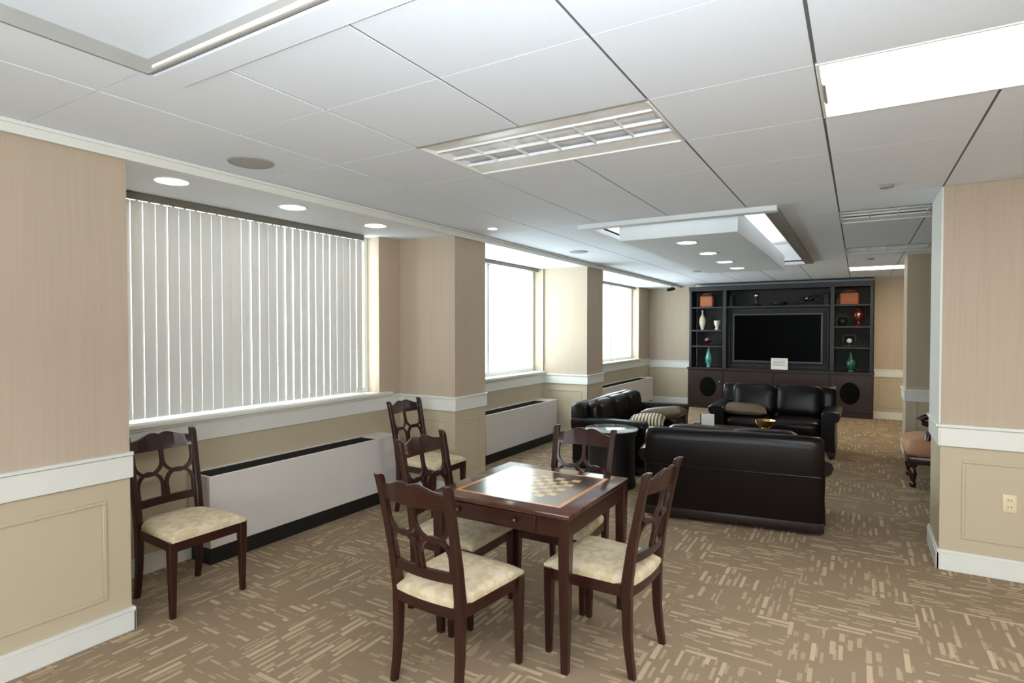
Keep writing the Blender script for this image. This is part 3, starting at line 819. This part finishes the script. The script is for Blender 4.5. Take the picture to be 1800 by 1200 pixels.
def pillow(label, loc, rot, w_, d_, h_, mat, grp=None):
    o = finish(pillowbm(w_, d_, h_), 'throw_pillow', mat, None, 2.0, True); o.location = loc; o.rotation_euler = rot
    return tag(o, label, 'pillow', grp)
pillow('cream and brown striped throw pillow on the leather sofa by the heaters', (-2.14, 6.66, 0.535), (0.1, -0.08, 0.2), 0.42, 0.40, 0.15, M['stripe'])
pillow('bronze satin throw pillow beside the striped one on the sofa by the heaters', (-2.14, 7.30, 0.55), (-0.08, -0.15, 0.1), 0.56, 0.46, 0.17, M['pillow'])
pillow('bronze satin throw pillow lying on the loveseat seat', (-1.32, 8.42, 0.535), (0.06, 0.03, 0.1), 0.56, 0.40, 0.14, M['pillow'])

# ------------------------------------------------------------------ drum table, coffee table and what stands on them
t = thing('drum_table', 'round black drum side table with pale glass top beside the leather sofas', 'table', (-2.19, 5.66, 0))
finish(lathe(B(), [(0.235, 0), (0.25, 0.02), (0.25, 0.07), (0.24, 0.09), (0.24, 0.50), (0.255, 0.53), (0.262, 0.575), (0.25, 0.585)], n=40), 'drum', M['black'], t)
finish(lathe(B(), [(0.262, 0.586), (0.272, 0.59), (0.272, 0.597), (0.264, 0.601)], n=40), 'glass_top', M['gtop'], t)
t = thing('coffee_table', 'dark wooden coffee table between the sofas', 'table', (-1.22, 7.22, 0))
finish(box(B(), -0.56, 0.56, -0.27, 0.27, 0.405, 0.44, 0.008, 2), 'table_top', M['cablow'], t)
finish(box(B(), -0.5, 0.5, -0.22, 0.22, 0.33, 0.406, 0.003, 1), 'apron', M['cablow'], t)
for sx in (-1, 1):
    for sy in (-1, 1): finish(loft(B(), [rect((sx * 0.49, sy * 0.21, z), h, h) for z, h in ((0, 0.02), (0.2, 0.03), (0.405, 0.03))]), 'leg', M['cablow'], t)
bm = lathe(B(), [(0.04, 0), (0.045, 0.012), (0.03, 0.02), (0.07, 0.045), (0.105, 0.08), (0.118, 0.12), (0.112, 0.12), (0.098, 0.083), (0.06, 0.05), (0.001, 0.042)], n=32)
o = finish(bm, 'bowl', M['gold']); o.location = (-0.93, 7.32, 0.44); tag(o, 'shiny gold bowl on the coffee table behind the near sofa back', 'bowl')
t = thing('card_stand', 'white card in a small black stand on the coffee table', 'card', (-1.53, 7.1, 0.44), 0.25)
bm = B(); box(bm, -0.075, 0.075, -0.05, 0.03, 0, 0.012, 0.003, 1); box(bm, -0.088, -0.076, -0.012, 0.0, 0.0, 0.175, 0.002, 1); finish(bm, 'stand', M['black'], t)
bm = B(); box(bm, -0.072, 0.072, -0.004, 0.004, 0.012, 0.175, 0.001, 1); bm.transform(Matrix.Rotation(-0.15, 4, 'X')); finish(bm, 'card', M['paperw'], t)

# ------------------------------------------------------------------ media cabinet and television
YF = 12.30; XL, XRt = -3.045, 0.225; ZT = 2.505
t = thing('media_cabinet', 'wall-wide black media cabinet with shelves and dark cherry base', 'cabinet', (0, YF, 0))
D = 0.46
def part(nm, mat, *b, bev=0.003): return finish(box(B(), *b, bev, 1), nm, mat, t)
part('side_panel', M['cab'], XL, XL + 0.05, 0.0, D, 0.84, ZT); part('side_panel', M['cab'], XRt - 0.05, XRt, 0.0, D, 0.84, ZT)
part('divider', M['cab'], -2.375, -2.305, 0.0, D, 0.84, ZT - 0.09); part('divider', M['cab'], -0.455, -0.385, 0.0, D, 0.84, ZT - 0.09)
part('crown', M['cab'], XL - 0.006, XRt + 0.006, -0.012, D, ZT - 0.09, ZT)
part('back_panel', M['cabback'], XL + 0.05, XRt - 0.05, D, D + 0.02, 0.84, ZT - 0.05)
for z, a, b in ((2.09, XL + 0.05, -2.375), (1.615, XL + 0.05, -2.375), (1.29, XL + 0.05, -2.375), (2.09, -2.305, -0.455), (2.09, -0.385, XRt - 0.05), (1.685, -0.385, XRt - 0.05), (1.30, -0.385, XRt - 0.05)):
    part('shelf', M['cab'], a, b, 0.012, D, z - 0.035, z)
part('tv_panel', M['cabback'], -2.305, -0.455, 0.16, 0.19, 0.84, 2.055)
bm = B()
for b in ((-2.28, -0.48, 0.13, 0.16, 2.0, 2.03), (-2.28, -0.48, 0.13, 0.16, 0.88, 0.91), (-2.28, -2.25, 0.13, 0.16, 0.91, 2.0), (-0.51, -0.48, 0.13, 0.16, 0.91, 2.0)): box(bm, *b, 0.004, 1)
finish(bm, 'tv_surround', M['cab'], t)
part('counter', M['cablow'], XL - 0.03, XRt + 0.03, -0.06, D, 0.80, 0.84, bev=0.008)
part('carcass', M['cablow'], XL - 0.015, XRt + 0.012, -0.02, D, 0.0, 0.80)
for i, (a, b) in enumerate(((XL, -2.36), (-2.32, -1.42), (-1.40, -0.46), (-0.42, XRt))):
    d = part('door', M['cablow'], a + 0.01, b - 0.005, -0.042, -0.02, 0.10, 0.775, bev=0.005)
    if i in (0, 3):
        bm = lathe(B(), [(0.2, 0), (0.2, 0.012), (0.185, 0.016), (0.001, 0.014)], n=36, sx=0.8)
        bm.transform(Matrix.Translation(((a + b) / 2 + (0.05 if i == 0 else -0.03), -0.042, 0.45)) @ Matrix.Rotation(PI / 2, 4, 'X'))
        finish(bm, 'speaker_grille', M['cloth'], d)
    bm = lathe(B(), [(0.008, 0), (0.008, 0.012), (0.016, 0.018), (0.012, 0.028), (0.001, 0.03)], n=14)
    bm.transform(Matrix.Translation((b - 0.06 if i in (0, 1) else a + 0.06, -0.042, 0.56)) @ Matrix.Rotation(PI / 2, 4, 'X'))
    finish(bm, 'knob', M['silver'], d)

t = thing('television', 'wide black flat screen television in the media cabinet', 'television', (-1.385, YF + 0.10, 0.965))
bm = B()
for b in ((-0.81, 0.81, 0, 0.04), (-0.81, 0.81, 0.94, 0.975), (-0.81, -0.775, 0.04, 0.94), (0.775, 0.81, 0.04, 0.94)): box(bm, b[0], b[1], -0.02, 0.03, b[2], b[3], 0.004, 1)
finish(bm, 'bezel', M['bezel'], t)
finish(box(B(), -0.776, 0.776, -0.012, -0.004, 0.039, 0.941), 'screen', M['screen'], t)
finish(box(B(), -0.5, 0.5, -0.004, 0.062, 0.2, 0.8, 0.01, 1), 'rear_case', M['black'], t)

# paper sign on the counter
t = thing('paper_sign', 'white printed paper sign standing before the television', 'sign', (-1.31, YF - 0.03, 0.84))
finish(box(B(), -0.06, 0.06, -0.02, 0.04, 0, 0.006), 'stand', M['black'], t)
bm = B(); box(bm, -0.148, 0.148, -0.003, 0.003, 0.006, 0.225); sh = finish(bm, 'sheet', M['paperw'], t)
bm = B()
for z, a, b in ((0.19, -0.11, 0.11), (0.165, -0.12, 0.12), (0.145, -0.12, 0.10), (0.125, -0.12, 0.12), (0.10, -0.12, 0.09), (0.08, -0.12, 0.12)): box(bm, a, b, -0.0042, -0.003, z - 0.004, z + 0.004)
finish(bm, 'print', M['ink'], sh)

# shelf ornaments
YS = YF + 0.16
def pot(nm, label, cat, x, z, prof, mat, n=24, y=YS):
    o = finish(lathe(B(), prof, n=n), nm, mat, None, 0.9); o.location = (x, y, z)
    return tag(o, label, cat)
def lidded(x, z, w_, h_, label):
    t = thing('lidded_box', label, 'box', (x, YS, z))
    finish(loft(B(), [rect((0, 0, q), w_ / 2 * k, 0.09 * k) for q, k in ((0, 0.96), (0.02, 1), (h_ * 0.7, 1), (h_ * 0.74, 0.97))]), 'body', M['orange'], t)
    finish(loft(B(), [rect((0, 0, q), w_ / 2 * k, 0.09 * k) for q, k in ((h_ * 0.74, 1.02), (h_ * 0.80, 1.02), (h_ * 0.86, 0.8))]), 'band', M['lid'], t)
    finish(loft(B(), [rect((0, 0, q), w_ / 2 * k, 0.09 * k) for q, k in ((h_ * 0.86, 0.78), (h_ * 0.95, 0.6), (h_, 0.2))]), 'lid', M['orange'], t)
lidded(-2.715, 2.09, 0.26, 0.29, 'terracotta lidded box on the top left shelf of the media cabinet')
lidded(-0.155, 2.09, 0.32, 0.27, 'wider terracotta lidded box on the top right shelf of the media cabinet')
def bookend(x, h_, w_, label):
    o = finish(loft(B(), [rect((0, 0, q), w_ / 2 * k, 0.07 * k) for q, k in ((0, 1), (0.02, 1), (0.025, 0.85), (h_ * 0.9, 0.85), (h_, 0.7))]), 'book_box', M['black']); o.location = (x, YS, 2.09)
    tag(o, label, 'box')
bookend(-2.24, 0.22, 0.11, 'tall black box at the left end of the long top shelf')
bookend(-0.52, 0.23, 0.10, 'tall black box at the right end of the long top shelf')
bookend(-0.345, 0.16, 0.06, 'short black box beside the terracotta box on the top right shelf')
t = thing('globe_ornament', 'silver ball on a dark curved stand on the long top shelf', 'ornament', (-1.755, YS, 2.09))
finish(lathe(B(), [(0.10, 0), (0.11, 0.01), (0.09, 0.025), (0.035, 0.05), (0.025, 0.12), (0.045, 0.15), (0.05, 0.165), (0.03, 0.17)], n=24), 'stand', M['lid'], t)
bm = B(); bmesh.ops.create_icosphere(bm, subdivisions=3, radius=0.052, matrix=Matrix.Translation((0, 0, 0.215))); finish(bm, 'ball', M['silver'], t, 2)
pot('tray', 'low black tray in the middle of the long top shelf', 'tray', -1.345, 2.09, [(0.11, 0), (0.13, 0.02), (0.145, 0.07), (0.135, 0.07), (0.12, 0.025), (0.001, 0.02)], M['black'])
t = thing('figurine', 'dark animal figurine with a silver shoulder on the long top shelf', 'figurine', (-0.84, YS, 2.09))
finish(box(B(), -0.17, 0.17, -0.05, 0.05, 0, 0.025, 0.006, 2), 'plinth', M['black'], t)
bm = B(); tube(bm, [(-0.17, 0, 0.14), (-0.12, 0, 0.13), (-0.03, 0, 0.115), (0.06, 0, 0.125), (0.11, 0, 0.17), (0.15, 0, 0.19), (0.18, 0, 0.17)], [0.008, 0.02, 0.042, 0.045, 0.028, 0.03, 0.012], 12)
for x in (-0.09, -0.05, 0.06, 0.09): tube(bm, [(x, 0.015 if x in (-0.09, 0.06) else -0.015, 0.12), (x + 0.015, 0, 0.07), (x, 0, 0.024)], [0.018, 0.012, 0.01], 8)
finish(bm, 'body', M['black'], t, 1.2)
bm = B(); bmesh.ops.create_icosphere(bm, subdivisions=2, radius=0.026, matrix=Matrix.Translation((-0.015, -0.035, 0.13))); finish(bm, 'shoulder', M['silver'], t, 2)
pot('vase', 'tall ivory bottle vase on the left shelf of the media cabinet', 'vase', -2.81, 1.615, [(0.032, 0), (0.036, 0.02), (0.03, 0.035), (0.05, 0.08), (0.067, 0.16), (0.064, 0.22), (0.04, 0.275), (0.017, 0.31), (0.014, 0.37), (0.022, 0.41), (0.016, 0.41), (0.01, 0.37), (0.001, 0.36)], M['ivory'])
pot('cup', 'small ivory footed cup beside the tall ivory vase', 'cup', -2.515, 1.615, [(0.045, 0), (0.046, 0.015), (0.03, 0.04), (0.035, 0.07), (0.06, 0.12), (0.066, 0.19), (0.059, 0.19), (0.05, 0.12), (0.001, 0.09)], M['ivory'])
t = thing('footed_dish', 'small dark dish holding a pinkish ball on the lower left shelf', 'dish', (-2.71, YS, 1.29))
finish(lathe(B(), [(0.05, 0), (0.055, 0.012), (0.02, 0.03), (0.05, 0.06), (0.11, 0.10), (0.104, 0.10), (0.045, 0.068), (0.001, 0.062)], n=24), 'dish', M['lid'], t)
bm = B(); bmesh.ops.create_icosphere(bm, subdivisions=3, radius=0.05, matrix=Matrix.Translation((0, 0, 0.115))); finish(bm, 'ball', plain('dusty_pink', srgb(150, 118, 112), 0.4), t, 2)
pot('vase', 'slender teal ceramic vase on the left end of the cabinet counter', 'vase', -2.675, 0.84, [(0.045, 0), (0.05, 0.012), (0.04, 0.03), (0.072, 0.12), (0.076, 0.19), (0.055, 0.27), (0.028, 0.34), (0.022, 0.385), (0.034, 0.425), (0.028, 0.425), (0.015, 0.385), (0.001, 0.36)], M['teal'])
pot('vase', 'dark teal mottled bottle vase on the right end of the cabinet counter', 'vase', -0.115, 0.84, [(0.055, 0), (0.058, 0.012), (0.045, 0.03), (0.08, 0.09), (0.09, 0.15), (0.07, 0.215), (0.032, 0.255), (0.026, 0.32), (0.036, 0.36), (0.03, 0.36), (0.018, 0.32), (0.001, 0.3)], M['teald'])
pot('round_pot', 'round black pot on the right shelf beside the red figure jar', 'pot', -0.26, 1.685, [(0.04, 0), (0.045, 0.01), (0.075, 0.06), (0.08, 0.1), (0.06, 0.145), (0.04, 0.155), (0.045, 0.165), (0.036, 0.165), (0.001, 0.12)], M['black'])
t = thing('figure_jar', 'red brown footed jar with silver front on the right shelf', 'jar', (0.0, YS, 1.685))
finish(lathe(B(), [(0.075, 0), (0.08, 0.02), (0.04, 0.05), (0.035, 0.08), (0.085, 0.14), (0.10, 0.2), (0.09, 0.26), (0.055, 0.295), (0.07, 0.32), (0.03, 0.345), (0.001, 0.35)], n=24), 'jar', M['red'], t)
for s in (-1, 1):
    bm = B(); tube(bm, [(s * 0.085, 0, 0.15), (s * 0.125, 0, 0.19), (s * 0.125, 0, 0.25), (s * 0.08, 0, 0.275)], 0.011, 8); finish(bm, 'handle', M['red'], t)
bm = B(); bmesh.ops.create_icosphere(bm, subdivisions=3, radius=0.05, matrix=Matrix.Translation((0, -0.07, 0.205)) @ Matrix.Diagonal((0.8, 0.6, 1.2, 1))); finish(bm, 'medallion', M['silver'], t, 2)
t = thing('ornament_frame', 'black square frame around a white ball on the right shelf', 'ornament', (-0.145, YS, 1.30))
bm = B()
for b in ((-0.115, 0.115, 0, 0.03), (-0.115, 0.115, 0.2, 0.23), (-0.115, -0.085, 0.03, 0.2), (0.085, 0.115, 0.03, 0.2)): box(bm, b[0], b[1], -0.04, 0.04, b[2], b[3], 0.006, 2)
finish(bm, 'frame', M['black'], t)
finish(lathe(B(), [(0.03, 0.03), (0.02, 0.045), (0.02, 0.07)], n=16), 'post', M['black'], t)
bm = B(); bmesh.ops.create_icosphere(bm, subdivisions=3, radius=0.045, matrix=Matrix.Translation((0, 0, 0.112))); finish(bm, 'ball', M['paperw'], t, 2)

# ------------------------------------------------------------------ carved bench behind the right block, outlet, camera
t = thing('carved_bench', 'carved dark wood bench with tan seat, half hidden behind the right wall', 'bench', (0.44, 7.15, 0))
finish(softbox(0.0, 0.95, 0.0, 0.66, 0.30, 0.50, 0.07, 0.03), 'seat', M['tan'], t, 1.0)
finish(box(B(), 0.01, 0.94, 0.01, 0.65, 0.24, 0.32, 0.012, 2), 'seat_rail', M['mahogx'], t)
for x in (0.055, 0.89):
    for y in (0.05, 0.61):
        finish(lathe(B(), [(0.02, 0), (0.03, 0.015), (0.032, 0.04), (0.02, 0.06), (0.03, 0.1), (0.038, 0.14), (0.028, 0.18), (0.022, 0.2), (0.038, 0.22), (0.04, 0.26)], cx=x, cy=y, n=16), 'leg', M['mahog'], t)
bm = B(); tube(bm, [(0.17, 0.06, 0.47), (0.19, 0.07, 0.56), (0.24, 0.08, 0.60), (0.22, 0.08, 0.64), (0.14, 0.08, 0.665), (0.11, 0.08, 0.70), (0.15, 0.08, 0.73), (0.26, 0.08, 0.725), (0.42, 0.08, 0.74), (0.6, 0.08, 0.70)], [0.03, 0.035, 0.035, 0.03, 0.03, 0.034, 0.034, 0.03, 0.03, 0.03], 12)
finish(bm, 'scroll_arm', M['mahog'], t, 1.2)
bm = B(); tube(bm, [(0.3, 0.08, 0.48), (0.33, 0.08, 0.6), (0.3, 0.08, 0.72)], [0.02, 0.03, 0.02], 10); finish(bm, 'arm_post', M['mahog'], t, 1.2)

t = thing('wall_outlet', 'cream electrical outlet low on the right wall block', 'outlet', (0.847, 4.83, 0.498))
pl = finish(box(B(), -0.036, 0.036, -0.007, 0.0, -0.058, 0.058, 0.003, 2), 'cover_plate', M['plate'], t)
for z in (-0.022, 0.022):
    rc = finish(box(B(), -0.017, 0.017, -0.0095, -0.006, z - 0.015, z + 0.015, 0.002, 1), 'receptacle', M['plate'], t)
    bm = B(); box(bm, -0.009, -0.006, -0.0102, -0.009, z - 0.005, z + 0.006); box(bm, 0.006, 0.009, -0.0102, -0.009, z - 0.005, z + 0.006); finish(bm, 'slots', M['black'], rc)

t = thing('security_camera', 'small dark security camera at the far end of the soffit edge', 'camera', (-3.33, 11.95, SOF - 0.012))
finish(lathe(B(), [(0.035, 0.0), (0.035, -0.015), (0.012, -0.02), (0.012, -0.05)], n=16), 'mount', M['white'], t)
bm = B(); tube(bm, [(0.05, 0.06, -0.05), (0.0, 0, -0.06), (-0.07, -0.08, -0.085)], [0.03, 0.035, 0.032], 14); finish(bm, 'body', M['black'], t, 0.9)
